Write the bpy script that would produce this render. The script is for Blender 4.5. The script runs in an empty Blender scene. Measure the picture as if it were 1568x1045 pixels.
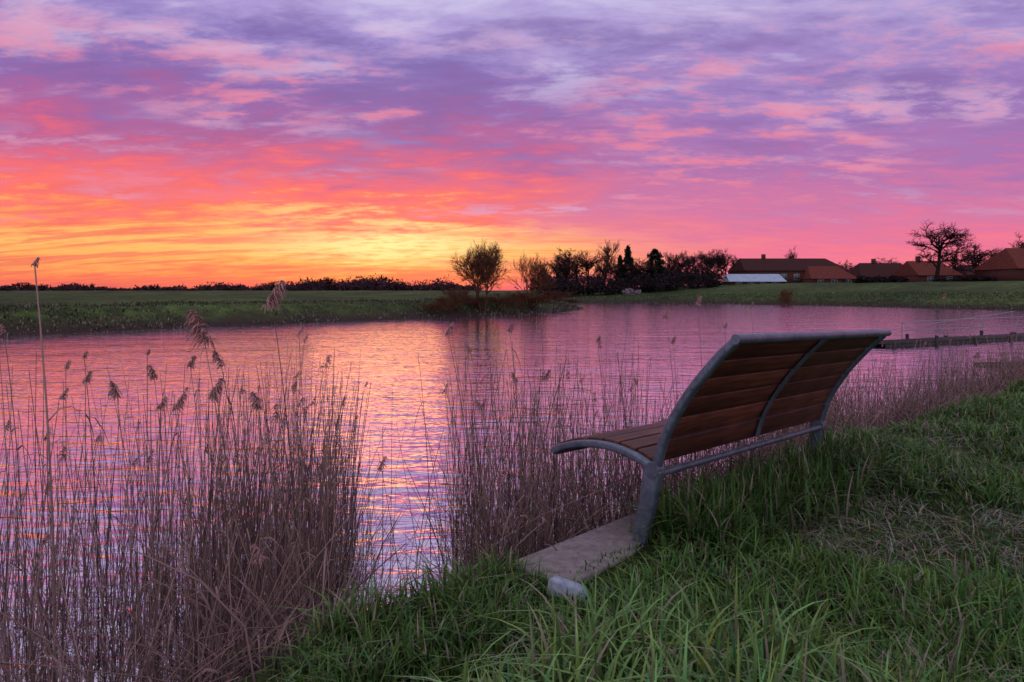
import bpy, math, random
import numpy as np
from mathutils import Vector
rng=np.random.default_rng(7); random.seed(7)
sc=bpy.context.scene
F=1045.0; HY=445.0; WZ=-2.0
def px(x,d): return (x-784.0)/F*d
def lin(c):
    r=[]
    for v in c:
        v/=255.0
        r.append(v/12.92 if v<=.04045 else ((v+.055)/1.055)**2.4)
    return (r[0],r[1],r[2],1.0)
# ------------------------------------------------------------ node helpers
def newmat(name):
    m=bpy.data.materials.new(name); m.use_nodes=True
    nt=m.node_tree; b=nt.nodes['Principled BSDF']
    return m,nt,b
def N(nt,t,**k):
    n=nt.nodes.new(t)
    for a,v in k.items(): setattr(n,a,v)
    return n
def ramp(nt,stops,interp='LINEAR'):
    r=N(nt,'ShaderNodeValToRGB'); cr=r.color_ramp; cr.interpolation=interp
    while len(cr.elements)<len(stops): cr.elements.new(0.5)
    for e,(p,c) in zip(cr.elements,stops):
        e.position=p; e.color=c if len(c)==4 else (*c,1)
    return r
def noisemat(name,c1,c2,scale=5,rough=.8,bump=.3,dist=.02,metal=0,detail=6,stretch=None,c3=None,spec=.5):
    m,nt,b=newmat(name)
    tc=N(nt,'ShaderNodeTexCoord'); mp=N(nt,'ShaderNodeMapping')
    if stretch: mp.inputs['Scale'].default_value=stretch
    nt.links.new(tc.outputs['Object'],mp.inputs[0])
    n=N(nt,'ShaderNodeTexNoise'); n.inputs['Scale'].default_value=scale; n.inputs['Detail'].default_value=detail
    n.inputs['Roughness'].default_value=.65
    nt.links.new(mp.outputs[0],n.inputs['Vector'])
    st=[(.3,c1),(.7,c2)] if c3 is None else [(.3,c1),(.5,c2),(.68,c3)]
    r=ramp(nt,st); nt.links.new(n.outputs['Fac'],r.inputs[0]); nt.links.new(r.outputs[0],b.inputs['Base Color'])
    b.inputs['Roughness'].default_value=rough; b.inputs['Metallic'].default_value=metal; b.inputs['Specular IOR Level'].default_value=spec
    bp=N(nt,'ShaderNodeBump'); bp.inputs['Strength'].default_value=bump; bp.inputs['Distance'].default_value=dist
    nt.links.new(n.outputs['Fac'],bp.inputs['Height']); nt.links.new(bp.outputs[0],b.inputs['Normal'])
    return m
def attrmat(name,rough=.7,trans=0.0,spec=.25):
    m,nt,b=newmat(name)
    a=N(nt,'ShaderNodeAttribute'); a.attribute_name='Col'
    nt.links.new(a.outputs['Color'],b.inputs['Base Color']); b.inputs['Roughness'].default_value=rough
    b.inputs['Specular IOR Level'].default_value=spec
    if trans>0:
        t=N(nt,'ShaderNodeBsdfTranslucent'); nt.links.new(a.outputs['Color'],t.inputs[0])
        mx=N(nt,'ShaderNodeMixShader'); mx.inputs[0].default_value=trans
        nt.links.new(b.outputs[0],mx.inputs[1]); nt.links.new(t.outputs[0],mx.inputs[2])
        nt.links.new(mx.outputs[0],nt.nodes['Material Output'].inputs[0])
    return m
# ------------------------------------------------------------ mesh helpers
def npmesh(name,V,Fc,mat=None,col=None,smooth=False):
    V=np.asarray(V,np.float32); Fc=np.asarray(Fc,np.int32); k=Fc.shape[1]
    me=bpy.data.meshes.new(name)
    me.vertices.add(len(V)); me.vertices.foreach_set('co',V.ravel())
    me.loops.add(Fc.size); me.loops.foreach_set('vertex_index',Fc.ravel())
    me.polygons.add(len(Fc)); me.polygons.foreach_set('loop_start',np.arange(0,Fc.size,k,dtype=np.int32))
    if smooth: me.polygons.foreach_set('use_smooth',np.ones(len(Fc),bool))
    me.update(calc_edges=True); me.validate()
    if col is not None:
        a=me.color_attributes.new('Col','FLOAT_COLOR','POINT')
        c=np.ones((len(V),4),np.float32); c[:,:3]=col; a.data.foreach_set('color',c.ravel())
    if mat: me.materials.append(mat)
    return me
def addobj(name,me,loc=(0,0,0),rot=0,scale=(1,1,1),parent=None):
    o=bpy.data.objects.new(name,me); sc.collection.objects.link(o)
    o.location=loc; o.rotation_euler=(0,0,rot); o.scale=scale
    if parent: o.parent=parent
    return o
def empty(name,loc=(0,0,0),rot=0,ry=0):
    o=bpy.data.objects.new(name,None); sc.collection.objects.link(o); o.location=loc; o.rotation_euler=(0,ry,rot); return o
def segmesh(P0,P1,R0,R1,sides=3):
    P0=np.asarray(P0,float);P1=np.asarray(P1,float);R0=np.asarray(R0,float);R1=np.asarray(R1,float)
    D=P1-P0; D/=np.linalg.norm(D,axis=1,keepdims=True)+1e-9
    A=np.where(np.abs(D[:,2:3])>.9,np.array([[1.,0,0]]),np.array([[0,0,1.]]))
    U=np.cross(D,A); U/=np.linalg.norm(U,axis=1,keepdims=True); W=np.cross(D,U)
    n=len(P0); V=np.zeros((n,2*sides,3))
    for i in range(sides):
        a=2*math.pi*i/sides; o=U*math.cos(a)+W*math.sin(a)
        V[:,i]=P0+o*R0[:,None]; V[:,sides+i]=P1+o*R1[:,None]
    f=[[i,(i+1)%sides,sides+(i+1)%sides,sides+i] for i in range(sides)]
    Fc=(np.arange(n)[:,None,None]*2*sides+np.array(f)[None]).reshape(-1,4)
    return V.reshape(-1,3),Fc
def strips(P,Wd,side,col):
    n,K,_=P.shape
    V=np.zeros((n,K,2,3)); V[:,:,0]=P-side[:,None]*Wd[:,:,None]; V[:,:,1]=P+side[:,None]*Wd[:,:,None]
    f=np.array([[2*k,2*k+1,2*k+3,2*k+2] for k in range(K-1)])
    Fc=(np.arange(n)[:,None,None]*2*K+f[None]).reshape(-1,4)
    C=np.repeat(col[:,:,None,:],2,axis=2).reshape(-1,3)
    return V.reshape(-1,3),Fc,C
def vnoise(x,y,s,seed=0):
    r=np.random.default_rng(seed); o=0
    for i in range(7):
        a=r.uniform(0,6.28); f=s*r.uniform(.5,2.2); p=r.uniform(0,6.28)
        o=o+np.sin((x*math.cos(a)+y*math.sin(a))*f+p+1.3*np.sin((x*math.sin(a)-y*math.cos(a))*f*.7+p))
    return o/7*1.6
# ------------------------------------------------------------ terrain
near=np.array([(-2500,-4000),(-300,-400),(-40,-60),(-9,-11),(-3.6,-2.8),(-2.15,.6),(-1.95,1.9),(-1.5,2.9),(-.55,3.7),(1.15,5.45),(2.95,6.85),(5.05,8.65),(8.2,11),(13.5,14),(30,21),(70,33),(4000,200),(4000,-4000)],float)
left=np.array([(-4000,-1500),(-150,-40),(-60,5),(-30,24.5),(-22.7,30.3),(-16,38),(-10.8,44.0),(-6.4,48.5),(-2,52.5),(2,58),(5.5,65),(7.6,73),(7.5,79),(3,85),(-10,95),(-60,130),(-4000,2000)],float)
right=np.array([(-4000,2300),(-60,165),(-10,135),(11.8,116),(25,105),(37.8,95),(45,84),(50.5,67),(62,52),(90,45),(4000,300),(4000,4000),(-4000,4000)],float)
def sdist(poly,x,y):
    d=np.full(x.shape,1e9); ins=np.zeros(x.shape,bool)
    n=len(poly)
    for i in range(n):
        ax,ay=poly[i]; bx,by=poly[(i+1)%n]
        ex,ey=bx-ax,by-ay; L=ex*ex+ey*ey
        t=np.clip(((x-ax)*ex+(y-ay)*ey)/L,0,1)
        d=np.minimum(d,np.hypot(x-ax-t*ex,y-ay-t*ey))
        c=((ay>y)!=(by>y))
        xx=ax+(y-ay)*ex/(ey if ey!=0 else 1e-9)
        ins^=(c&(x<xx))
    return np.where(ins,d,-d)
def ss(a,b,t):
    t=np.clip((t-a)/(b-a),0,1); return t*t*(3-2*t)
def height(x,y):
    x=np.asarray(x,float);y=np.asarray(y,float)
    sn=sdist(near,x,y)+.08*vnoise(x,y,1.5,1); sl=sdist(left,x,y)+.4*vnoise(x,y,.5,2); sr=sdist(right,x,y)+.8*vnoise(x,y,.2,3)
    zn=np.where(sn<0,-2+.5*sn,-2+.9*ss(0,1.25,sn))+np.where(sn>1,.035*vnoise(x,y,2.2,4)+.015*vnoise(x,y,7,5),0)
    zn=zn+ss(3,30,sn)*.5
    zl=np.where(sl<0,-2+.5*sl,-2+1.15*ss(-.3,3.2,sl)+.08*vnoise(x,y,.9,6)*ss(0,2,sl))
    top=-.15+1.5*ss(10,55,x)
    zr=np.where(sr<0,-2+.4*sr,-2+(top+2)*(.35*ss(0,4,sr)+.65*ss(2,32,sr))+.1*vnoise(x,y,.4,8)*ss(0,4,sr))
    return np.maximum(np.maximum(np.maximum(zn,zl),zr),-3.6)
def H(x,y): return float(height(np.array([x]),np.array([y]))[0])
n=760
T=math.asinh(3500/3.0); t=np.linspace(-T,T,n)
gx=3*np.sinh(t); gy=3*np.sinh(t)+3
X,Y=np.meshgrid(gx,gy); Z=height(X,Y)
V=np.stack([X,Y,Z],-1).reshape(-1,3)
i=np.arange(n-1); I,J=np.meshgrid(i,i); b0=(J*n+I).ravel()
Fc=np.stack([b0,b0+1,b0+n+1,b0+n],-1)
mg,nt,b=newmat('ground_soil_grass')
geo=N(nt,'ShaderNodeNewGeometry')
n1=N(nt,'ShaderNodeTexNoise'); n1.inputs['Scale'].default_value=.9; n1.inputs['Detail'].default_value=10; n1.inputs['Roughness'].default_value=.78
n2=N(nt,'ShaderNodeTexNoise'); n2.inputs['Scale'].default_value=.06; n2.inputs['Detail'].default_value=5
nt.links.new(geo.outputs['Position'],n1.inputs['Vector']); nt.links.new(geo.outputs['Position'],n2.inputs['Vector'])
r1=ramp(nt,[(.3,(.024,.020,.015)),(.48,(.034,.044,.016)),(.60,(.052,.088,.022)),(.72,(.10,.09,.06))])
nt.links.new(n1.outputs['Fac'],r1.inputs[0])
r2=ramp(nt,[(.35,(.5,.5,.5)),(.65,(1.35,1.35,1.25))]); nt.links.new(n2.outputs['Fac'],r2.inputs[0])
mx=N(nt,'ShaderNodeMix',data_type='RGBA',blend_type='MULTIPLY'); mx.inputs[0].default_value=1
nt.links.new(r1.outputs[0],mx.inputs[6]); nt.links.new(r2.outputs[0],mx.inputs[7])
sep=N(nt,'ShaderNodeSeparateXYZ'); nt.links.new(geo.outputs['Position'],sep.inputs[0])
mr=N(nt,'ShaderNodeMapRange'); mr.inputs[1].default_value=-1.85; mr.inputs[2].default_value=-1.2
nt.links.new(sep.outputs[2],mr.inputs[0])
m2=N(nt,'ShaderNodeMix',data_type='RGBA'); m2.inputs[6].default_value=(.032,.02,.018,1)
nt.links.new(mr.outputs[0],m2.inputs[0]); nt.links.new(mx.outputs[2],m2.inputs[7])
nt.links.new(m2.outputs[2],b.inputs['Base Color']); b.inputs['Roughness'].default_value=.95; b.inputs['Specular IOR Level'].default_value=.1
bp=N(nt,'ShaderNodeBump'); bp.inputs['Strength'].default_value=.8; bp.inputs['Distance'].default_value=.15
nt.links.new(n1.outputs['Fac'],bp.inputs['Height']); nt.links.new(bp.outputs[0],b.inputs['Normal'])
addobj('ground',npmesh('ground',V,Fc,mg,smooth=True))
# ------------------------------------------------------------ water
mw=bpy.data.materials.new('river_water'); mw.use_nodes=True; nt=mw.node_tree; nt.nodes.clear()
out=N(nt,'ShaderNodeOutputMaterial'); geo=N(nt,'ShaderNodeNewGeometry')
def wn(scale,rot,sx,sy,detail,dist):
    mp=N(nt,'ShaderNodeMapping'); mp.inputs['Scale'].default_value=(sx,sy,1); mp.inputs['Rotation'].default_value=(0,0,math.radians(rot))
    nt.links.new(geo.outputs['Position'],mp.inputs[0])
    q=N(nt,'ShaderNodeTexNoise'); q.inputs['Scale'].default_value=scale; q.inputs['Detail'].default_value=detail; q.inputs['Roughness'].default_value=.5; q.inputs['Distortion'].default_value=dist
    nt.links.new(mp.outputs[0],q.inputs['Vector']); return q.outputs['Fac']
na=wn(2.3,10,.6,2.1,3,.4); nb=wn(.4,-6,.6,1.5,2,.2)
bp1=N(nt,'ShaderNodeBump'); bp1.inputs['Strength'].default_value=1; bp1.inputs['Distance'].default_value=.032
nt.links.new(na,bp1.inputs['Height'])
bp2=N(nt,'ShaderNodeBump'); bp2.inputs['Strength'].default_value=1; bp2.inputs['Distance'].default_value=.045
nt.links.new(nb,bp2.inputs['Height']); nt.links.new(bp1.outputs[0],bp2.inputs['Normal'])
gl=N(nt,'ShaderNodeBsdfGlossy'); gl.inputs['Roughness'].default_value=.03; gl.inputs['Color'].default_value=(1.0,.93,.95,1)
df=N(nt,'ShaderNodeBsdfDiffuse'); df.inputs['Color'].default_value=(.06,.04,.085,1)
fr=N(nt,'ShaderNodeFresnel'); fr.inputs['IOR'].default_value=1.75
for q in (gl,df,fr): nt.links.new(bp2.outputs[0],q.inputs['Normal'])
ms=N(nt,'ShaderNodeMixShader'); 
mrf=N(nt,'ShaderNodeMapRange'); mrf.inputs[3].default_value=.55; mrf.inputs[4].default_value=1.0; mrf.inputs[2].default_value=.40
nt.links.new(fr.outputs[0],mrf.inputs[0]); nt.links.new(mrf.outputs[0],ms.inputs[0]); nt.links.new(df.outputs[0],ms.inputs[1]); nt.links.new(gl.outputs[0],ms.inputs[2]); nt.links.new(ms.outputs[0],out.inputs[0])
W=3400
addobj('river_water',npmesh('river_water',[(-W,-W,WZ),(W,-W,WZ),(W,W,WZ),(-W,W,WZ)],[[0,1,2,3]],mw))
# ------------------------------------------------------------ bench
steel=noisemat('galvanised_steel',(.05,.062,.088),(.13,.155,.205),scale=22,rough=.45,bump=.15,dist=.002,metal=.5)
wood,nt,b=newmat('stained_wood')
tc=N(nt,'ShaderNodeTexCoord'); mp=N(nt,'ShaderNodeMapping'); mp.inputs['Scale'].default_value=(3,40,40)
nt.links.new(tc.outputs['Object'],mp.inputs[0])
nn=N(nt,'ShaderNodeTexNoise'); nn.inputs['Scale'].default_value=1; nn.inputs['Detail'].default_value=6; nn.inputs['Distortion'].default_value=.8
nt.links.new(mp.outputs[0],nn.inputs['Vector'])
rr=ramp(nt,[(.25,(.032,.010,.008)),(.5,(.088,.026,.017)),(.75,(.16,.05,.028))]); nt.links.new(nn.outputs['Fac'],rr.inputs[0])
nk=N(nt,'ShaderNodeTexNoise'); nk.inputs['Scale'].default_value=2.2; nk.inputs['Detail'].default_value=3; nt.links.new(tc.outputs['Object'],nk.inputs['Vector'])
rk=ramp(nt,[(.35,(.35,.35,.35)),(.6,(1,1,1))]); nt.links.new(nk.outputs['Fac'],rk.inputs[0])
oi=N(nt,'ShaderNodeObjectInfo'); ro=ramp(nt,[(0,(.55,.5,.5)),(1,(1.25,1.2,1.15))]); nt.links.new(oi.outputs['Random'],ro.inputs[0])
mk=N(nt,'ShaderNodeMix',data_type='RGBA',blend_type='MULTIPLY'); mk.inputs[0].default_value=1
nt.links.new(rr.outputs[0],mk.inputs[6]); nt.links.new(rk.outputs[0],mk.inputs[7])
mk2=N(nt,'ShaderNodeMix',data_type='RGBA',blend_type='MULTIPLY'); mk2.inputs[0].default_value=1
nt.links.new(mk.outputs[2],mk2.inputs[6]); nt.links.new(ro.outputs[0],mk2.inputs[7])
nt.links.new(mk2.outputs[2],b.inputs['Base Color']); b.inputs['Roughness'].default_value=.55; b.inputs['Specular IOR Level'].default_value=.3
bpw=N(nt,'ShaderNodeBump'); bpw.inputs['Strength'].default_value=.35; bpw.inputs['Distance'].default_value=.003
nt.links.new(nn.outputs['Fac'],bpw.inputs['Height']); nt.links.new(bpw.outputs[0],b.inputs['Normal'])
GZ=-1.1; L=1.80
bench=empty('park_bench',(0.54,2.97,GZ),math.radians(45),.030)
seatP=[(.485,.318),(.44,.345),(.36,.372),(.26,.391),(.155,.396),(.05,.383),(-.03,.360),(-.092,.330)]
backP=[(-.092,.330),(-.112,.40),(-.135,.4755),(-.170,.55),(-.213,.622),(-.27,.705),(-.332,.78),(-.39,.845),(-.452,.903)]
def catmull(P,k=6):
    P=[Vector((a,b,0)) for a,b in P]; P=[P[0]*2-P[1]]+P+[P[-1]*2-P[-2]]; o=[]
    for i in range(1,len(P)-2):
        for j in range(k):
            t=j/k; p0,p1,p2,p3=P[i-1:i+3]
            o.append(.5*((2*p1)+(-p0+p2)*t+(2*p0-5*p1+4*p2-p3)*t*t+(-p0+3*p1-3*p2+p3)*t**3))
    o.append(P[-2]); return [(v.x,v.y) for v in o]
def bar(name,path,x0,w,th,off=0.0,mat=steel,bev=.004):
    V=[];Fc=[]
    for i,(u,h) in enumerate(path):
        a=path[max(i-1,0)]; c=path[min(i+1,len(path)-1)]
        du,dh=c[0]-a[0],c[1]-a[1]; l=math.hypot(du,dh); nu,nh=-dh/l,du/l
        for s,q in ((-1,-1),(1,-1),(1,1),(-1,1)):
            V.append((x0+s*w/2,u+nu*(off+q*th/2),h+nh*(off+q*th/2)))
    m=len(path)
    for i in range(m-1):
        for k in range(4):
            a=i*4+k;b_=i*4+(k+1)%4; Fc.append([a,b_,b_+4,a+4])
    Fc.append([3,2,1,0]); Fc.append([(m-1)*4+k for k in range(4)])
    me=npmesh(name,V,Fc,mat); o=addobj(name,me,parent=bench)
    md=o.modifiers.new('b','BEVEL'); md.width=bev; md.segments=3; md.limit_method='ANGLE'; md.angle_limit=math.radians(40)
    return o
def tube(name,pts,r,parent,mat=steel,sides=14):
    cu=bpy.data.curves.new(name,'CURVE'); cu.dimensions='3D'; cu.bevel_depth=r; cu.bevel_resolution=4; cu.use_fill_caps=True
    s=cu.splines.new('POLY'); s.points.add(len(pts)-1)
    for p,q in zip(s.points,pts): p.co=(*q,1)
    cu.materials.append(mat)
    o=bpy.data.objects.new(name,cu); sc.collection.objects.link(o)
    dg=bpy.context.evaluated_depsgraph_get(); me=bpy.data.meshes.new_from_object(o.evaluated_get(dg)); bpy.data.objects.remove(o)
    for p in me.polygons: p.use_smooth=True
    return addobj(name,me,parent=parent)
S=catmull(seatP); B=catmull(backP)
for k,x0 in enumerate((0,L)):
    bar(f'seat_frame_{k+1}',S,x0,.042,.032,bev=.012); bar(f'back_frame_{k+1}',B,x0,.042,.038,bev=.012)
    leg=[(-.085,.335),(-.07,.25),(-.045,.12),(-.02,-.02),(-.005,-.12)]
    V=[];Fc=[]
    for i,(u,h) in enumerate(leg):
        ww=.043+.012*(1-i/4)
        for s,q in ((-1,-1),(1,-1),(1,1),(-1,1)): V.append((x0+s*.022,u+q*ww*.75,h))
    for i in range(len(leg)-1):
        for kk in range(4): a=i*4+kk;b_=i*4+(kk+1)%4; Fc.append([a,b_,b_+4,a+4])
    Fc.append([3,2,1,0]);Fc.append([16,17,18,19])
    o=addobj(f'leg_{k+1}',npmesh('leg',V,Fc,steel),parent=bench); md=o.modifiers.new('b','BEVEL'); md.width=.009; md.segments=3
    tube(f'joint_{k+1}',[(x0-.028,-.088,.335),(x0+.028,-.088,.335)],.034,bench)
bar('back_rib',B[4:],L*.5,.038,.012,off=.012)
bar('seat_rib',S[2:-3],L*.5,.038,.012,off=-.03)
tube('top_rail',[(-.03,-.462,.910),(L+.03,-.462,.910)],.020,bench)
tube('lower_beam',[(0,-.105,.320),(L,-.105,.320)],.015,bench)
tube('front_rail',[(0,.474,.318),(L,.474,.318)],.015,bench)
def arclen(P):
    d=[0]
    for a,c in zip(P,P[1:]): d.append(d[-1]+math.hypot(c[0]-a[0],c[1]-a[1]))
    return d
def at(P,d,s):
    s=min(max(s,0),d[-1]-1e-6)
    for i in range(len(P)-1):
        if d[i+1]>=s:
            t=(s-d[i])/(d[i+1]-d[i]); a,c=P[i],P[i+1]; du,dh=c[0]-a[0],c[1]-a[1]; l=math.hypot(du,dh)
            return a[0]+du*t,a[1]+dh*t,-dh/l,du/l,du/l,dh/l
def slats(P,s0,s1,cnt,off,nm):
    d=arclen(P); pitch=(s1-s0)/cnt; w=pitch-.006
    for k in range(cnt):
        u,h,nu,nh,tu,th=at(P,d,s0+pitch*(k+.5)); u+=nu*off; h+=nh*off
        V=[];
        for x in (.025,L-.025):
            for s,q in ((-1,-1),(1,-1),(1,1),(-1,1)):
                V.append((x,tu*s*w/2+nu*q*.013,th*s*w/2+nh*q*.013))
        Fc=[[0,1,5,4],[1,2,6,5],[2,3,7,6],[3,0,4,7],[3,2,1,0],[4,5,6,7]]
        o=addobj(f'{nm}_{k+1}',npmesh(nm,V,Fc,wood),loc=(0,u,h),parent=bench)
        md=o.modifiers.new('b','BEVEL'); md.width=.005; md.segments=2
dB=arclen(B)[-1]; dS=arclen(S)[-1]
slats(B,.035,dB-.02,6,-.012,'back_slat')
slats(S,.02,dS-.04,6,-.012,'seat_slat')
for s in np.linspace(.08,dB-.06,6):
    u,h,*_=at(B,arclen(B),s)
    tube('bolt',[(-.027,u,h),(-.020,u,h)],.007,bench)
# ------------------------------------------------------------ slab
conc=noisemat('concrete',(.085,.066,.072),(.20,.16,.165),scale=26,rough=.9,bump=.7,dist=.006,detail=8)
def box(x0,x1,y0,y1,z0,z1):
    V=[(x,y,z) for z in (z0,z1) for x,y in ((x0,y0),(x1,y0),(x1,y1),(x0,y1))]
    return V,[[3,2,1,0],[4,5,6,7],[0,1,5,4],[1,2,6,5],[2,3,7,6],[3,0,4,7]]
V_,F_=box(-.57,2.5,-.08,.22,-.16,.015)
o=addobj('concrete_slab',npmesh('slab',V_,F_,conc),loc=(.54,2.97,GZ),rot=math.radians(45)); md=o.modifiers.new('b','BEVEL'); md.width=.012; md.segments=3
pale=noisemat('pale_stone',(.12,.135,.19),(.30,.33,.42),scale=26,rough=.8,bump=.6,dist=.006)
st=empty('stone_block',(.20,2.50,GZ-.015),math.radians(-24))
V_=[(-.07,-.035,0),(.075,-.04,0),(.08,.035,0),(-.065,.04,0),(-.062,-.03,.058),(.06,-.022,.040),(.068,.026,.036),(-.055,.032,.054)]
o=addobj('block_body',npmesh('p',V_,[[3,2,1,0],[4,5,6,7],[0,1,5,4],[1,2,6,5],[2,3,7,6],[3,0,4,7]],pale),parent=st); md=o.modifiers.new('b','BEVEL'); md.width=.007; md.segments=2
# ------------------------------------------------------------ grass
def blades(x,y,h,w,lean,base,tip,K=4,droop=1.0,zoff=0,colvar=.3,dryp=.12,dmul=1.0):
    n=len(x); z=height(x,y)-.01+zoff
    a=rng.uniform(0,2*math.pi,n); ln=np.abs(rng.normal(0,1,n))*lean*h
    P=np.zeros((n,K,3)); Wd=np.zeros((n,K)); C=np.zeros((n,K,3))
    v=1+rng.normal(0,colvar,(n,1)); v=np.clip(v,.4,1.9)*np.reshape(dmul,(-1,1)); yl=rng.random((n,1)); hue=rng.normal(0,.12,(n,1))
    for k in range(K):
        t=k/(K-1)
        P[:,k,0]=x+np.cos(a)*ln*t**2; P[:,k,1]=y+np.sin(a)*ln*t**2
        P[:,k,2]=z+h*(t-.28*droop*t**3*np.clip(ln/h,0,1.4))
        Wd[:,k]=w*(1-t**2.2)*.5+.0003
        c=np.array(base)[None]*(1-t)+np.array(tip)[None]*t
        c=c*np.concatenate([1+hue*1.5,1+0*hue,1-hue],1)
        dry=np.array([.24,.20,.155])[None]*(.45+.55*t)
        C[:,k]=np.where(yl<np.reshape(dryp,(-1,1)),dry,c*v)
    b_=a+math.pi/2+rng.normal(0,.7,n); side=np.stack([np.cos(b_),np.sin(b_),np.zeros(n)],1)
    return strips(P,Wd,side,C)
def merge(parts):
    V=[];Fc=[];C=[];o=0
    for v,f,c in parts: V.append(v);Fc.append(f+o);C.append(c);o+=len(v)
    return np.concatenate(V),np.concatenate(Fc),np.concatenate(C)
gm=attrmat('grass_blade',.55,.22)
def sample(nn,rmin,rmax,amin,amax,pw=1.0):
    u=rng.random(nn); r=(rmin**pw+(rmax**pw-rmin**pw)*u)**(1/pw); a=rng.uniform(amin,amax,nn)
    return r*np.sin(a),r*np.cos(a)
x,y=sample(290000,1.0,16,math.radians(-46),math.radians(50),.85)
sd=sdist(near,x,y)
lx=(x-.54)*.7071+(y-2.97)*.7071; ly=-(x-.54)*.7071+(y-2.97)*.7071
ok=(sd>1.12)&~((lx>-.57+.04*vnoise(x,y,11,42))&(lx<2.5)&(ly>-.03+.05*vnoise(x,y,9,41))&(ly<.24))
dn=vnoise(x,y,2.6,11)+.6*vnoise(x,y,8,12)
ok&=(rng.random(len(x))<np.clip(.78+.4*dn,.5,1))
x,y,sd,lx,ly,dn=[q[ok] for q in (x,y,sd,lx,ly,dn)]
r=np.hypot(x,y)
hh=.066+.055*np.clip(dn,-.5,1.3)
edge=ss(2.2,1.1,sd); hh=hh+.02*edge
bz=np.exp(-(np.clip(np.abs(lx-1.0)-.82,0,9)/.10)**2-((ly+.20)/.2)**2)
hh=hh+.15*bz*(.7+.5*vnoise(x,y,5,13))
fg=ss(2.3,1.5,r)*ss(-.7,.1,x); hh=hh+.11*fg*(.7+.6*vnoise(x,y,4,14))
blk=np.exp(-((x-.16)/.18)**2-((y-2.33)/.22)**2)+np.exp(-((lx+.3)/.25)**2-((ly+.13)/.12)**2); hh*=1-.42*np.clip(blk,0,1)
hh=np.clip(hh,.035,.5)*rng.uniform(.55,1.35,len(x))
w=.0047+.0022*rng.random(len(x))+.0011*r+.012*np.clip(hh-.12,0,.3)
dry=np.clip(.10+.26*ss(-.1,.9,vnoise(x,y,1.4,51))*ss(1.6,2.4,r),.05,.5)
tone=.86+.30*vnoise(x,y,1.7,52)-.30*bz  # blade colour varies in patches, darker in the tall strip by the bench
parts=[blades(x,y,hh,w,.85,(.022,.032,.010),(.082,.168,.034),dryp=dry,dmul=np.clip(tone,.42,1.35))]
x,y=sample(110000,1.2,14,math.radians(-30),math.radians(50),.85); sd=sdist(near,x,y); q=vnoise(x,y,1.4,51)
dn=vnoise(x,y,2.6,11)+.6*vnoise(x,y,8,12)
ok=(sd>1.2)&((q>.1)|(dn<-.35))&(np.hypot(x-.3,y-2.9)>.6); x,y=x[ok],y[ok]
parts.append(blades(x,y,rng.uniform(.015,.075,len(x)),np.full(len(x),.0036)+.0006*np.hypot(x,y),1.8,(.09,.075,.06),(.23,.20,.17),colvar=.4))
V_,F_,C_=merge(parts); addobj('grass',npmesh('grass',V_,F_,gm,C_))
x,y=sample(3800,1.15,2.1,math.radians(-20),math.radians(45),1); sd=sdist(near,x,y); q=vnoise(x,y,3.5,16)
ok=(sd>1.3)&(q>-.1); x,y=x[ok],y[ok]
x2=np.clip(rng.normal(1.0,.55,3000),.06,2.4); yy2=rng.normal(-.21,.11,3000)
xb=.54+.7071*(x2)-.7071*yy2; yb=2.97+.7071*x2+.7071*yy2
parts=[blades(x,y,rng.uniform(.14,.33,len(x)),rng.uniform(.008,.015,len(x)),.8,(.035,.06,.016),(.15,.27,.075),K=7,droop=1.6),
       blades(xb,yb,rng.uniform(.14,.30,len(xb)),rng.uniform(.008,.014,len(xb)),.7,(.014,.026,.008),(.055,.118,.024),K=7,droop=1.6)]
xt,yt_=sample(260,2.3,9,math.radians(2),math.radians(42),1); sdt=sdist(near,xt,yt_); k_=(sdt>1.6)&~((np.abs(xt-1.2)<1.0)&(np.abs(yt_-3.7)<.9)); xt,yt_=xt[k_],yt_[k_]
xs_=np.repeat(xt,26)+rng.normal(0,.045,len(xt)*26); ys_=np.repeat(yt_,26)+rng.normal(0,.045,len(xt)*26)
parts.append(blades(xs_,ys_,rng.uniform(.07,.19,len(xs_)),rng.uniform(.006,.010,len(xs_))*(1+.06*ys_),.8,(.02,.035,.01),(.085,.185,.036),K=5,droop=1.3,dryp=.08))
V_,F_,C_=merge(parts); addobj('long_grass',npmesh('long_grass',V_,F_,gm,C_))
def farpts(nn,x0,x1,y0,y1,poly,smax):
    x=rng.uniform(x0,x1,nn);y=rng.uniform(y0,y1,nn); s=sdist(poly,x,y); ok=(s>-.2)&(s<smax); return x[ok],y[ok],s[ok]
x,y,s_=farpts(150000,-50,9,20,82,left,9); q=vnoise(x,y,.8,21); k_=rng.random(len(x))<np.clip(.5+.6*q,.1,1); x,y,s_=x[k_],y[k_],s_[k_]
parts=[blades(x,y,rng.uniform(.06,.24,len(x)),rng.uniform(.04,.08,len(x)),.6,(.018,.018,.012),(.050,.078,.022),K=3,dryp=np.where(s_<2.2,.45,.12),dmul=np.where(s_<2.4,.5,.95))]
x,y,s_=farpts(80000,10,100,45,125,right,12)
parts.append(blades(x,y,rng.uniform(.1,.3,len(x)),rng.uniform(.06,.13,len(x)),.6,(.02,.035,.012),(.055,.11,.025),K=3,dmul=np.where(s_<2,.6,1.0)))
V_,F_,C_=merge(parts); addobj('meadow_grass',npmesh('meadow_grass',V_,F_,gm,C_))
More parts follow.
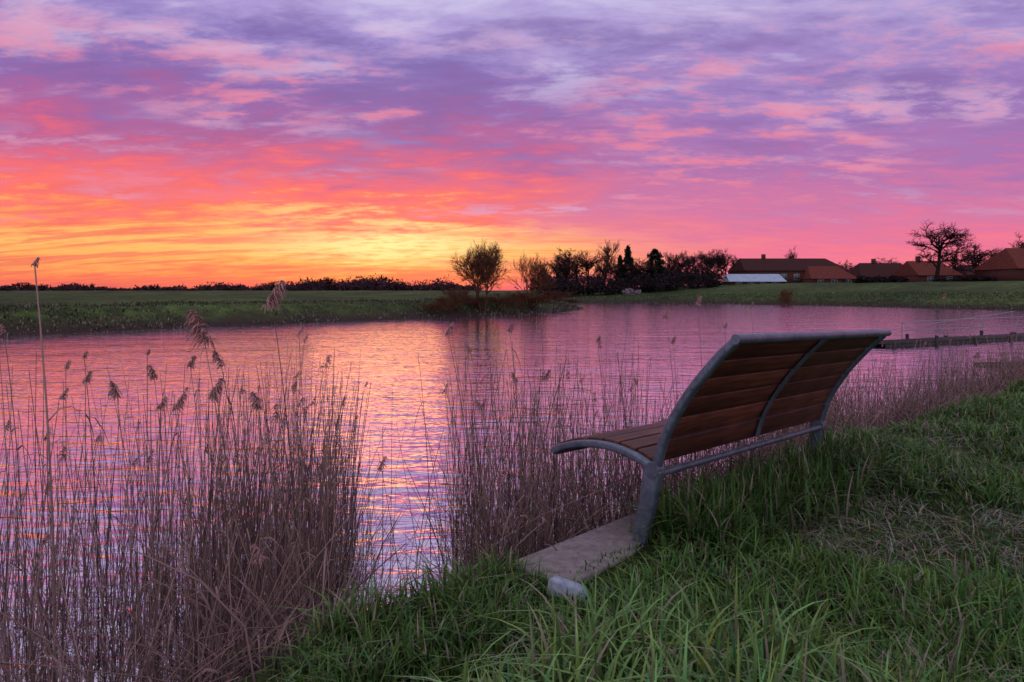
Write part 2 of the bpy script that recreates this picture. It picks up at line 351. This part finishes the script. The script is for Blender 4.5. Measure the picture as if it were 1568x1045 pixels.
# ------------------------------------------------------------ reeds
rm=attrmat('dry_reed',.8,.10)
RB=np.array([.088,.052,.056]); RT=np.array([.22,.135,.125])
def reedset(x,y,top,leanx,leany,K=6):
    n=len(x); zb=np.clip(height(x,y),-2.5,-1.1)
    P=np.zeros((n,K,3)); cx=rng.normal(0,.03,n); cy=rng.normal(0,.03,n)
    for k in range(K):
        t=k/(K-1); s=math.sin(math.pi*t)
        P[:,k,0]=x+leanx*t**1.5+cx*s; P[:,k,1]=y+leany*t**1.5+cy*s; P[:,k,2]=zb+(np.maximum(top,zb+.2)-zb)*t
    return P
def tubes(P,r0):
    n,K,_=P.shape
    p0=P[:,:-1].reshape(-1,3);p1=P[:,1:].reshape(-1,3)
    t=np.linspace(0,1,K); R=r0[:,None]*(1-.6*t)[None]
    V,Fc=segmesh(p0,p1,R[:,:-1].ravel(),R[:,1:].ravel(),3)
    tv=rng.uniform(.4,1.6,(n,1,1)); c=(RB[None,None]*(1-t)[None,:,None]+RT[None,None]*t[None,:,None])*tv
    c0=c[:,:-1].reshape(-1,1,3);c1=c[:,1:].reshape(-1,1,3)
    C=np.concatenate([np.repeat(c0,3,1),np.repeat(c1,3,1)],1).reshape(-1,3)
    return V,Fc,C
nn=200000
x=rng.uniform(-7,17,nn); y=rng.uniform(-.5,19,nn); sd=sdist(near,x,y); rt=x/np.maximum(y,.1)
gap=ss(-.30,-.21,rt)*ss(-.05,-.11,rt)
wid=np.where(rt<-.22,2.5,1.3)
prob=np.where(rt<-.22,.66,np.where(rt<.22,.52,.50))
prob=prob*np.clip(.75+.8*vnoise(x,y,1.9,31),.42,1.25)*(1-.90*gap)
ok=(sd<.95)&(sd>-wid+.35*vnoise(x,y,1.2,32))&(rng.random(nn)<prob)&(y>1.3)&(rt>-1.2)&(rt<1.1)
x,y,rt,sd=x[ok],y[ok],rt[ok],sd[ok]; n_=len(x)
hgt=rng.beta(1.7,2.0,n_)*1.40+.3
hgt=np.where(rt>.2,hgt*.70+.1,hgt)*np.where(rt<-.22,1.0-.22*np.clip(sd+.3,0,1),1)
P=reedset(x,y,WZ+hgt,rng.normal(.02,.14,n_),rng.normal(0,.12,n_))
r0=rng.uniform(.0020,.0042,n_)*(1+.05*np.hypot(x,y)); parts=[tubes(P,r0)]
m=int(n_*1.2); j=rng.integers(0,n_,m); xs=x[j]+rng.normal(0,.12,m); ys=y[j]+rng.normal(0,.12,m)
zz=np.clip(height(xs,ys),-2,-1.1)
P2=reedset(xs,ys,zz+rng.uniform(.05,.5,m),rng.normal(0,.24,m),rng.normal(0,.24,m),K=4)
parts.append(tubes(P2,rng.uniform(.002,.004,m)))
def leaves(P,cnt):
    n,K,_=P.shape; i=rng.integers(0,n,cnt); t=rng.uniform(.1,.92,cnt)*(K-1); k=t.astype(int); f=(t-k)[:,None]
    b0=P[i,k]*(1-f)+P[i,np.minimum(k+1,K-1)]*f
    a=rng.uniform(0,6.28,cnt); l=rng.uniform(.08,.26,cnt)
    Q=np.zeros((cnt,4,3)); Wd=np.zeros((cnt,4)); C=np.zeros((cnt,4,3)); up=rng.uniform(-.3,1.0,cnt)
    for q in range(4):
        s=q/3; Q[:,q,0]=b0[:,0]+np.cos(a)*l*s*.6; Q[:,q,1]=b0[:,1]+np.sin(a)*l*s*.6; Q[:,q,2]=b0[:,2]+l*(up*s-.9*s*s)
        Wd[:,q]=.0032*(1-s**2)+.0004; C[:,q]=RT*rng.uniform(.5,1.2,(cnt,1))
    side=np.stack([-np.sin(a),np.cos(a),rng.normal(0,.4,cnt)],1)
    return strips(Q,Wd,side,C)
parts.append(leaves(P,int(n_*.8)))
def plume(tip,size,dirx,diry,cnt):
    Q=np.zeros((cnt,4,3)); Wd=np.zeros((cnt,4)); C=np.zeros((cnt,4,3))
    s0=rng.uniform(0,1,cnt); axis=np.array([dirx*.5,diry*.5,.8]); axis/=np.linalg.norm(axis)
    base=np.array(tip)[None]+axis[None]*(s0[:,None]-.35)*size*.8
    a=rng.normal(0,1.0,cnt)+math.atan2(diry,dirx); l=size*rng.uniform(.2,.6,cnt)*(1-.5*s0)
    for q in range(4):
        s=q/3; Q[:,q,0]=base[:,0]+np.cos(a)*l*s*.75; Q[:,q,1]=base[:,1]+np.sin(a)*l*s*.75; Q[:,q,2]=base[:,2]+l*(.55*s-1.0*s*s)
        Wd[:,q]=.0024*(1-.6*s); C[:,q]=np.array([.30,.15,.15])*rng.uniform(.5,1.5,(cnt,1))
    side=np.stack([-np.sin(a),np.cos(a),rng.normal(0,.8,cnt)],1)
    return strips(Q,Wd,side,C)
for i in rng.choice(np.where(hgt>1.05)[0],130,replace=False):
    s=rng.uniform(.05,.12); a=rng.normal(0,.9); parts.append(plume(P[i,-1],s,math.cos(a),math.sin(a)*.5,48))
tall=[(52,402,84,2.9,.05),(415,455,465,3.2,.17),(310,507,372,3.0,.20),(325,600,385,3.1,.13),(290,556,330,3.1,.07),(337,553,395,3.3,.11),
(178,600,205,3.1,.10),(235,572,262,3.3,.09),(128,545,150,3.4,.05),(395,617,420,3.2,.11),(448,592,470,3.6,.06),(130,580,120,3.0,.07),
(685,507,735,4.6,.12),(780,503,805,4.9,.10),(1068,462,1085,6.3,.11),(1150,468,1165,6.8,.08),(1020,483,1045,5.8,.09),(1030,522,1050,5.6,.08),
(835,577,860,5.0,.10),(735,622,790,4.6,.10),(720,535,760,4.8,.08),(640,540,660,5.2,.0),(915,520,935,5.6,.07),(545,640,520,4.2,.03),(225,540,215,3.0,.03),
(270,620,300,3.1,.10),(245,620,232,3.2,.08),(790,580,800,4.7,.09),(975,585,960,5.5,.07),(1110,500,1120,6.5,.07),(1445,455,1465,9.5,.10),(1490,480,1480,9.3,.06),(5,505,40,3.0,.05),(100,560,90,3.0,.05)]
Pt=[]
for (a,b_,c,d,s) in tall:
    X0=px(c,d); X1=px(a,d); Zt=(HY-b_)/F*d; K=9; q=np.zeros((K,3))
    for k in range(K):
        t=k/(K-1); q[k]=(X0+(X1-X0)*(.35*t+.65*t**2.2),d+.03*math.sin(t*3),-2.1+(Zt+2.1)*t)
    Pt.append(q)
    if s>0: parts.append(plume(q[-1],s,(1 if rng.random()<.7 else -1)*.9,.2,int(50+1000*s)))
Pt=np.array(Pt); rr0=np.full(len(Pt),.0045); rr0[0]=.009
parts.append(tubes(Pt,rr0)); parts.append(leaves(Pt,110))
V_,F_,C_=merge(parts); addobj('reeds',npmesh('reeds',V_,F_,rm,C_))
# ------------------------------------------------------------ trees
def gentree(seed,Ht,kids=(7,6,5,4),spread=.9,trunk=.22,r0=.04,multi=1,minr=.012,upt=.25,lenf=.62,twist=.22,l0=.5):
    R=random.Random(seed); A=[];Bp=[];ra=[];rb=[]
    def br(p,d,l,r,lev):
        ns=4 if lev<2 else 3; pts=[p]; dd=d.copy()
        for i in range(ns):
            tw=twist*(.4 if lev==0 else 1)
            dd=(dd+Vector((R.gauss(0,tw),R.gauss(0,tw),R.gauss(0,tw)*.6+upt*.35))).normalized()
            q=pts[-1]+dd*(l/ns); r1=max(r*(1-(i+1)/ns*.55),minr*.6); r_=max(r*(1-i/ns*.55),minr*.6)
            A.append(pts[-1][:]);Bp.append(q[:]);ra.append(r_);rb.append(r1); pts.append(q)
        if lev>=len(kids): return
        for c in range(kids[lev]):
            t=R.uniform(.3 if lev else trunk,1.0) if c<kids[lev]-1 else 1.0
            k=min(int(t*ns),ns-1); q=pts[k].lerp(pts[k+1],t*ns-k)
            ax=Vector((R.gauss(0,1),R.gauss(0,1),R.gauss(0,.5))); ax=(ax-ax.dot(dd)*dd).normalized()
            nd=(dd*.75+ax*spread*R.uniform(.6,1.2)).normalized()
            br(q,nd,l*lenf*R.uniform(.75,1.2)*(1-.25*t if lev==0 else 1),max(r*.52,minr),lev+1)
    for m_ in range(multi):
        a=6.28*m_/multi+R.random(); o=.0 if multi==1 else .25
        br(Vector((math.cos(a)*o,math.sin(a)*o,0)),Vector((math.cos(a)*o*1.7,math.sin(a)*o*1.7,1)).normalized(),Ht*l0,Ht*r0/(1 if multi==1 else 1.8),0)
    A=np.array(A);Bp=np.array(Bp); zmax=np.percentile(Bp[:,2],99.7); f=Ht/zmax; A*=f;Bp*=f
    return A,Bp,np.array(ra),np.array(rb)
def treemesh(name,mat,**k):
    A,Bp,ra,rb=gentree(**k); V,Fc=segmesh(A,Bp,ra,rb,3)
    me=npmesh(name,V,Fc,mat); ext=np.percentile(np.hypot(A[:,0],A[:,1]),97); return me,ext
bark=noisemat('bark',(.014,.009,.010),(.036,.022,.023),scale=8,rough=.95,spec=.05)
barkw=noisemat('willow_bark',(.050,.020,.014),(.105,.042,.024),scale=8,rough=.95,spec=.05)
def put(name,me_ext,pxc,d,ytop,widpx,nat,base=None):
    me,ext=me_ext; X0=px(pxc,d); z=H(X0,d) if base is None else base
    ht=(HY-ytop)/F*d-z; sx=(widpx/2/F*d)/ext; sz=ht/nat
    return addobj(name,me,(X0,d,z-.05),rng.uniform(0,6.28),(sx,sx,sz))
wil=treemesh('willow',barkw,seed=3,Ht=6,kids=(7,7,6,5),multi=4,minr=.0125,spread=.85,trunk=.30,r0=.04,upt=.25,l0=.42)
wil2=treemesh('willow_shrub',barkw,seed=5,Ht=5,kids=(5,5,4,3),multi=6,minr=.013,spread=.6,trunk=.1,r0=.02,upt=.5)
bare=[treemesh('bare',bark,seed=s,Ht=9,kids=(9,7,5,4),minr=.030,spread=.85,trunk=.35,r0=.026,upt=.28,l0=.62,lenf=.56) for s in (11,12,13)]
oak=treemesh('oak',bark,seed=31,Ht=9,kids=(11,7,6,4),minr=.022,spread=.95,trunk=.36,r0=.030,upt=.18,l0=.62,lenf=.56,twist=.26)
fine=[treemesh('slim',bark,seed=s,Ht=9,kids=(9,5,4,4),minr=.026,spread=.55,trunk=.25,r0=.018,upt=.7) for s in (21,22)]
put('willow_tree',wil,739,54,369,88,6)
put('willow_tree',wil2,815,61,388,64,5)
for c,d,yt,w_ in ((700,52.5,438,60),(790,58,444,80),(850,70,444,70),(725,54,452,70),(765,56,452,80),(812,60.5,450,80),(835,66,450,70),(868,75,457,50),(685,51.5,452,56),(660,50,462,50)):
    put('shrub',wil2,c,d,yt,w_,5)
put('shrub',wil2,1205,92,440,30,5)
for i,(c,yt,w) in enumerate([(850,392,56),(866,388,50),(880,380,66),(900,384,62),(925,392,50),(985,394,50),(1092,382,56),(1114,381,48),(1068,388,50),(1042,390,46),(950,396,44),(1020,398,44),(975,400,40),(838,402,36)]):
    put('bare_tree',bare[i%3],c,136+3*(i%4),yt,w,9)
for i,(c,yt,w) in enumerate([(937,367,40),(1030,386,30),(1045,383,30),(1057,389,28),(1080,385,30),(1105,387,30),(1125,391,26)]):
    put('bare_tree',fine[i%2],c,142+2*i,yt,w,9)
put('bare_tree',bare[1],1218,190,378,32,9)
put('oak_tree',oak,1434,118,342,104,9)
put('bare_tree',bare[0],1500,130,374,66,9); put('bare_tree',bare[1],1556,125,358,70,9); put('bare_tree',bare[1],1295,180,398,40,9); put('bare_tree',bare[2],1360,180,394,46,9); put('bare_tree',fine[0],1470,150,388,46,9); put('bare_tree',bare[0],1530,160,380,54,9)
put('bare_tree',bare[2],415,230,430,26,9); put('bare_tree',bare[0],500,260,424,34,9)
leafm=attrmat('dark_needles',.9,spec=.05)
def conifer(Ht,wd,cnt,seed,power=1.0):
    R=np.random.default_rng(seed); t=R.random(cnt)**.8; rad=wd*(1-t)**power*R.uniform(.35,1.05,cnt)*(1+.35*np.sin(t*38)); a=R.uniform(0,6.28,cnt)
    rad*=1+.25*np.sin(a*5+t*9)
    c=np.stack([np.cos(a)*rad,np.sin(a)*rad,Ht*(.06+.94*t)-rad*.25],1)
    s=R.uniform(.10,.28,(cnt,1)); V=np.zeros((cnt,3,3))
    V[:,0]=c; V[:,1]=c+R.normal(0,1,(cnt,3))*s; o=np.stack([np.cos(a),np.sin(a),-.3+0*a],1); V[:,2]=c+o*s*1.6+R.normal(0,.4,(cnt,3))*s
    C=np.repeat(np.array([.012,.017,.014])[None]*R.uniform(.5,1.6,(cnt,1)),3,0)
    tv,tf=segmesh([[0,0,0]],[[0,0,Ht*.95]],[.16],[.03],6); tf3=np.concatenate([tf[:,[0,1,2]],tf[:,[0,2,3]]])
    V=V.reshape(-1,3); Fc=np.concatenate([np.arange(cnt*3).reshape(-1,3),tf3+len(V)]); V=np.concatenate([V,tv]); C=np.concatenate([C,np.full((len(tv),3),.03)])
    return npmesh('conifer',V,Fc,leafm,C)
c1=conifer(9,2.0,4200,1,.95); c2=conifer(8.5,2.9,6500,2,.5)
for c,d,yt,me,h0 in ((962,140,378,c1,9),(1003,140,382,c2,8.5),(950,146,392,c1,9)):
    X0=px(c,d); z=H(X0,d); s=((HY-yt)/F*d-z)/h0; addobj('conifer_tree',me,(X0,d,z),0,(s,s,s))
def clumps(name,items,col,mat,per=240,fs=.35):
    VV=[];CC=[]
    for (X0,Y0,z,w,h) in items:
        R=rng; m=per; k=R.normal(0,1,(m,3)); k/=np.linalg.norm(k,axis=1,keepdims=True); k*=R.uniform(.3,1,(m,1))**.5
        nlob=6; lob=R.normal(0,.35,(nlob,3)); c=k*.62+lob[R.integers(0,nlob,m)]
        c=c*np.array([w/2,w/2,h*.42])+np.array([X0,Y0,z+h*.52]); c[:,2]=np.maximum(c[:,2],z)
        s=fs*R.uniform(.5,1.5,(m,1)); V=c[:,None]+R.normal(0,1,(m,3,3))*s[:,None]; VV.append(V.reshape(-1,3))
        CC.append(np.repeat(np.array(col)[None]*R.uniform(.5,1.6,(m,1)),3,0))
    V=np.concatenate(VV); addobj(name,npmesh(name,V,np.arange(len(V)).reshape(-1,3),mat,np.concatenate(CC)))
items=[]
for i in range(760):
    c=rng.uniform(-500,730); d=rng.uniform(260,420); X0=px(c,d)
    prof=6.5+3*math.sin(c*.021)+3*math.sin(c*.057+1)+(10 if 470<c<620 else 0)+(4 if c>400 else 0)
    if rng.random()<.12: prof+=rng.uniform(4,9)
    prof=max(prof,5)
    h=(prof*rng.uniform(.55,1.15))/F*d; items.append((X0,d,-.9,h*rng.uniform(1.2,2.6),h))
for i in range(200):
    c=rng.uniform(820,1900); d=rng.uniform(190,330); X0=px(c,d); h=(rng.uniform(14,38))/F*d
    items.append((X0,d,max(H(X0,d),-.5)-.3,h*rng.uniform(1.,2.),h))
clumps('distant_treeline',items,(.040,.018,.026),leafm,per=150,fs=.4)  # purplish colour stands in for distance haze, painted into the foliage
items=[]
for i in range(80):
    c=rng.uniform(835,1100); d=rng.uniform(126,134); X0=px(c,d); h=rng.uniform(10,34)/F*d; items.append((X0,d,H(X0,d)-.2,h*1.4,h))
for i in range(34):
    c=rng.uniform(1290,1640); d=rng.uniform(112,120); X0=px(c,d); h=rng.uniform(5,13)/F*d; items.append((X0,d,H(X0,d)-.2,h*1.8,h))
clumps('hedge',items,(.016,.011,.013),leafm,per=240,fs=.16)
X0=px(962,124); clumps('blossom_shrub',[(X0,124,H(X0,124),2.6,1.3),(X0+2,124.5,H(X0,124),1.3,1.0)],(.22,.16,.2),leafm,per=400,fs=.09)
# ------------------------------------------------------------ buildings
brick=noisemat('brick',(.045,.017,.016),(.085,.032,.028),scale=3,rough=.9,spec=.1)
roofm=noisemat('roof_tiles',(.026,.010,.012),(.055,.020,.019),scale=2.5,rough=.9,bump=.4,dist=.05,stretch=(1,1,6),spec=.05)
roofr=noisemat('red_roof_tiles',(.075,.020,.017),(.13,.036,.028),scale=2.5,rough=.9,spec=.05)
paler=noisemat('pale_metal_roof',(.15,.19,.29),(.25,.30,.40),scale=1.5,rough=.5)
white=noisemat('white_frames',(.25,.25,.3),(.4,.4,.45),scale=5,rough=.6)
glass,nt,b=newmat('window_glass'); b.inputs['Base Color'].default_value=(.04,.05,.07,1); b.inputs['Roughness'].default_value=.08
def house(name,x0,x1,d,ybase,yeave,yridge,rl,rr,depth,roof,wins=6,rot=0.0,chim=True,wall=brick):
    cx=(px(x0,d)+px(x1,d))/2; w=px(x1,d)-px(x0,d); zg=H(cx,d)-.3; ze=(HY-yeave)/F*d; zr=(HY-yridge)/F*d
    e=empty(name,(cx,d,zg),rot); ze-=zg; zr-=zg; hw=w/2; hd=depth/2
    V_,F_=box(-hw*.97,hw*.97,-hd,hd,0,ze-.12); addobj('walls',npmesh('walls',V_,F_,wall),parent=e)
    a=-hw+rl*w; c=hw-rr*w; o=.45
    V_=[(-hw,-hd-o,ze-.1),(hw,-hd-o,ze-.1),(hw,hd+o,ze-.1),(-hw,hd+o,ze-.1),(a,0,zr),(c,0,zr)]
    me=bpy.data.meshes.new('roof'); me.from_pydata(V_,[],[(0,1,5,4),(1,2,5),(2,3,4,5),(3,0,4),(3,2,1,0)]); me.materials.append(roof); addobj('roof',me,parent=e)
    for k in range(wins):
        wx=-hw*.85+(k+.5)*(hw*1.7/wins); hh=min(1.3,ze*.5)
        V_,F_=box(wx-.6,wx+.6,-hd-.05,-hd-.01,ze*.35,ze*.35+hh); addobj(f'window_frame_{k+1}',npmesh('wf',V_,F_,white),parent=e)
        for s in (-.29,.29):
            V_,F_=box(wx+s-.24,wx+s+.24,-hd-.08,-hd-.055,ze*.35+.1,ze*.35+hh-.1); addobj(f'window_{k+1}',npmesh('wg',V_,F_,glass),parent=e)
    V_,F_=box(hw*.3,hw*.3+1.0,-hd-.06,-hd-.01,0,min(2.1,ze*.8)); addobj('door',npmesh('door',V_,F_,roofm),parent=e)
    if chim:
        V_,F_=box(a+w*.22,a+w*.22+.7,-.35,.35,zr-.6,zr+.9); addobj('chimney',npmesh('ch',V_,F_,brick),parent=e)
    return e
house('brick_barn',1126,1282,150,437,415,396,.04,.12,11,roofm,wins=7)
house('brick_house',1228,1300,144,437,427,408,.12,.25,8,roofr,wins=3,chim=False)
e=house('garden_shed',1109,1196,134,438,431,420,.03,.03,5,paler,wins=4,chim=False,wall=brick)
house('brick_house',1300,1388,150,436,424,403,.18,.1,9,roofm,wins=3)
house('brick_house',1385,1452,140,434,422,400,.05,.2,9,roofr,wins=2,chim=True)
house('brick_house',1522,1650,112,431,412,380,.14,.1,10,roofr,wins=3,chim=True)
house('brick_house',1462,1530,150,431,422,406,.1,.1,8,roofm,wins=2,chim=False)
# ------------------------------------------------------------ jetty
jw=noisemat('weathered_timber',(.02,.016,.018),(.06,.046,.05),scale=9,rough=.85,spec=.1)
rail=noisemat('painted_rail',(.12,.10,.13),(.20,.18,.22),scale=9,rough=.5)
J=empty('boat_jetty',(12.9,24.2,WZ),math.atan2(4.6,9.2))
V_,F_=box(0,14,-.5,.5,.10,.17); addobj('deck',npmesh('deck',V_,F_,jw),parent=J)
for k,yy in enumerate((-.45,.45)):
    V_,F_=box(-.05,14.05,yy-.06,yy+.06,-.04,.097); addobj(f'beam_{k+1}',npmesh('beam',V_,F_,jw),parent=J)
for k in range(6):
    for s in (-.56,.56):
        tube(f'pile_{k}',[(.2+2.4*k,s,-1.2),(.2+2.4*k,s,.35 if k%2 else .22)],.06,J,jw)
for k in range(5):
    tube(f'post_{k}',[(2.5+2.6*k,.7,.0),(2.5+2.6*k,.7,.8)],.018,J,rail)
for zz in (.45,.8):
    tube('handrail',[(2.4,.7,zz),(13.8,.7,zz+.08)],.014,J,rail)
tube('gangway_rail',[(1.8,1.6,.35),(13.8,2.6,1.0)],.014,J,rail)
J2=empty('mooring_pontoon',(12.4,18.0,WZ),math.radians(12))
V_,F_=box(0,8,-.25,.25,.0,.07); addobj('deck',npmesh('deck',V_,F_,jw),parent=J2)
for k in range(4): tube(f'pile_{k}',[(.3+2.4*k,-.3,-1.2),(.3+2.4*k,-.3,.18)],.05,J2,jw)
# ------------------------------------------------------------ sky
w=bpy.data.worlds.new('World'); sc.world=w; w.use_nodes=True; nt=w.node_tree; nt.nodes.clear()
def M(op,a,b_=None,c=None,clamp=False):
    n=N(nt,'ShaderNodeMath',operation=op); n.use_clamp=clamp
    for i,v in enumerate((a,b_,c)):
        if v is None: continue
        if isinstance(v,(int,float)): n.inputs[i].default_value=v
        else: nt.links.new(v,n.inputs[i])
    return n.outputs[0]
def MR(v,a,b_,c=0,d=1):
    n=N(nt,'ShaderNodeMapRange',interpolation_type='SMOOTHSTEP')
    nt.links.new(v,n.inputs[0])
    for i,q in enumerate((a,b_,c,d)): n.inputs[i+1].default_value=q
    return n.outputs[0]
def MIX(f,a,b_,bt='MIX'):
    n=N(nt,'ShaderNodeMix',data_type='RGBA',blend_type=bt)
    for i,v in ((0,f),(6,a),(7,b_)):
        if isinstance(v,(int,float)): n.inputs[i].default_value=v
        elif isinstance(v,tuple): n.inputs[i].default_value=v
        else: nt.links.new(v,n.inputs[i])
    return n.outputs[2]
tc=N(nt,'ShaderNodeTexCoord'); sp=N(nt,'ShaderNodeSeparateXYZ'); nt.links.new(tc.outputs['Generated'],sp.inputs[0])
x_,y_,z_=sp.outputs
hyp=M('SQRT',M('ADD',M('MULTIPLY',x_,x_),M('MULTIPLY',y_,y_))); hyp=M('MAXIMUM',hyp,.02)
el=M('DIVIDE',M('MAXIMUM',z_,0.0),hyp); az=M('ARCTAN2',x_,y_)
zz=M('ADD',M('MAXIMUM',z_,0.0),.13)
cb=N(nt,'ShaderNodeCombineXYZ'); nt.links.new(M('DIVIDE',x_,zz),cb.inputs[0]); nt.links.new(M('DIVIDE',y_,zz),cb.inputs[1])
def NO(sx,sy,rot,scale,detail,rough,dist,loc=(0,0,0)):
    mp=N(nt,'ShaderNodeMapping'); mp.inputs['Scale'].default_value=(sx,sy,1); mp.inputs['Rotation'].default_value=(0,0,math.radians(rot)); mp.inputs['Location'].default_value=loc
    nt.links.new(cb.outputs[0],mp.inputs[0])
    n=N(nt,'ShaderNodeTexNoise'); n.inputs['Scale'].default_value=scale; n.inputs['Detail'].default_value=detail; n.inputs['Roughness'].default_value=rough; n.inputs['Distortion'].default_value=dist
    nt.links.new(mp.outputs[0],n.inputs['Vector']); return n.outputs['Fac']
nA=NO(.65,1.3,-8,1.1,5,.55,.2); nB=NO(.7,1.5,10,2.5,6,.62,.2,(5,2,0)); nC=NO(.85,1.35,-15,5.2,5,.66,.1,(1,9,0)); nD=NO(1,1,0,.9,2,.5,.3,(3,3,3))
el2=M('ADD',el,M('MULTIPLY',M('SUBTRACT',nA,.5),MR(el,0,.3,.03,.24)))
el2=M('ADD',el2,M('MULTIPLY',M('SUBTRACT',nB,.5),MR(el,0,.2,.03,.20)))
el2=M('ADD',el2,M('MULTIPLY',M('SUBTRACT',nC,.5),MR(el,0,.2,.035,.20)))
t=M('DIVIDE',el2,.6,clamp=True)
def rp(st):
    r=ramp(nt,[(p/.6,lin(c)) for p,c in st],'LINEAR'); nt.links.new(t,r.inputs[0]); return r.outputs[0]
Lc=rp([(0,(232,96,98)),(.02,(252,132,88)),(.04,(255,176,98)),(.062,(255,188,108)),(.082,(255,152,96)),(.11,(254,112,104)),(.15,(232,100,126)),(.195,(184,94,148)),(.25,(144,101,170)),(.31,(136,114,184)),(.39,(172,155,213)),(.55,(202,194,232))])
Rc=rp([(0,(236,106,130)),(.03,(248,124,144)),(.065,(234,116,152)),(.105,(208,116,164)),(.16,(174,112,174)),(.24,(158,121,187)),(.32,(162,139,200)),(.41,(186,172,220)),(.55,(206,198,234))])
wm=MR(M('ADD',az,M('MULTIPLY',M('SUBTRACT',nD,.5),.5)),.36,-.16)
back=MR(M('ABSOLUTE',az),1.0,1.7,1,0)
wm=M('MULTIPLY',wm,back)
col=MIX(wm,Rc,Lc)
br_=M('MULTIPLY',MR(nB,.50,.66),MR(el,.16,.38,0,.7)); col=MIX(br_,col,lin((208,199,234)))
dk=M('MULTIPLY',MR(nB,.50,.35),MR(el,.12,.24,0,.42)); col=MIX(dk,col,lin((118,96,162)))
band=M('MULTIPLY',MR(el,.07,.14),MR(el,.42,.24)); pk=M('MULTIPLY',M('MULTIPLY',MR(M('ADD',M('MULTIPLY',nB,.55),M('MULTIPLY',nC,.45)),.47,.60),MR(nD,.36,.56)),M('MULTIPLY',band,.75))
col=MIX(pk,col,lin((242,130,150)))
gp=M('MULTIPLY',M('MULTIPLY',MR(nA,.52,.66),MR(nC,.42,.58)),M('MULTIPLY',MR(el,.05,.12),.5)); col=MIX(gp,col,lin((218,174,208)))
nH=NO(.45,2.4,4,1.7,5,.60,.4,(7,1,0)); hb=M('MULTIPLY',M('MULTIPLY',MR(nH,.48,.59),MR(el,.17,.06)),M('MULTIPLY',wm,.7)); col=MIX(hb,col,lin((236,106,94)))
ga=M('DIVIDE',M('ADD',az,.175),.16); ge=M('DIVIDE',M('SUBTRACT',el2,.070),.024)
g=M('EXPONENT',M('MULTIPLY',M('ADD',M('MULTIPLY',ga,ga),M('MULTIPLY',ge,ge)),-1)); g=M('MULTIPLY',g,MR(nC,.36,.52,.45,1))
col=MIX(M('MULTIPLY',g,.95),col,lin((255,240,165)))
up=M('MAXIMUM',MR(el,.8,2.2),MR(M('ABSOLUTE',az),1.3,2.5)); col=MIX(up,col,(.68,.66,.78,1))
lit=MR(up,0,1,1.0,1.5)
bg=N(nt,'ShaderNodeBackground'); nt.links.new(col,bg.inputs[0]); nt.links.new(lit,bg.inputs[1])
sky=N(nt,'ShaderNodeTexSky',sky_type='NISHITA'); sky.sun_disc=False; sky.sun_elevation=math.radians(1); sky.sun_rotation=math.radians(-11)
bg2=N(nt,'ShaderNodeBackground'); bg2.inputs[1].default_value=.01; nt.links.new(sky.outputs[0],bg2.inputs[0])
ad=N(nt,'ShaderNodeAddShader'); nt.links.new(bg.outputs[0],ad.inputs[0]); nt.links.new(bg2.outputs[0],ad.inputs[1])
wo=N(nt,'ShaderNodeOutputWorld'); nt.links.new(ad.outputs[0],wo.inputs[0])
ld=bpy.data.lights.new('sun','SUN'); ld.energy=.030; ld.angle=math.radians(11); ld.color=(1,.36,.14)
lo=bpy.data.objects.new('sun',ld); sc.collection.objects.link(lo)
sd_=Vector((math.sin(math.radians(-11)),math.cos(math.radians(-11)),math.tan(math.radians(5)))); lo.rotation_euler=sd_.to_track_quat('Z','Y').to_euler()
# ------------------------------------------------------------ camera
cd=bpy.data.cameras.new('camera'); cam=bpy.data.objects.new('camera',cd); sc.collection.objects.link(cam)
cd.sensor_width=36; cd.lens=36*F/1568; cd.clip_end=9000; cd.clip_start=.05; cam.rotation_euler=(math.radians(90),0,0)
cd.shift_y=-(522.5-HY)/1568
cd.dof.use_dof=True; cd.dof.focus_distance=4.2; cd.dof.aperture_fstop=7
sc.camera=cam
sc.view_settings.view_transform='Standard'; sc.view_settings.look='None'; sc.view_settings.exposure=0
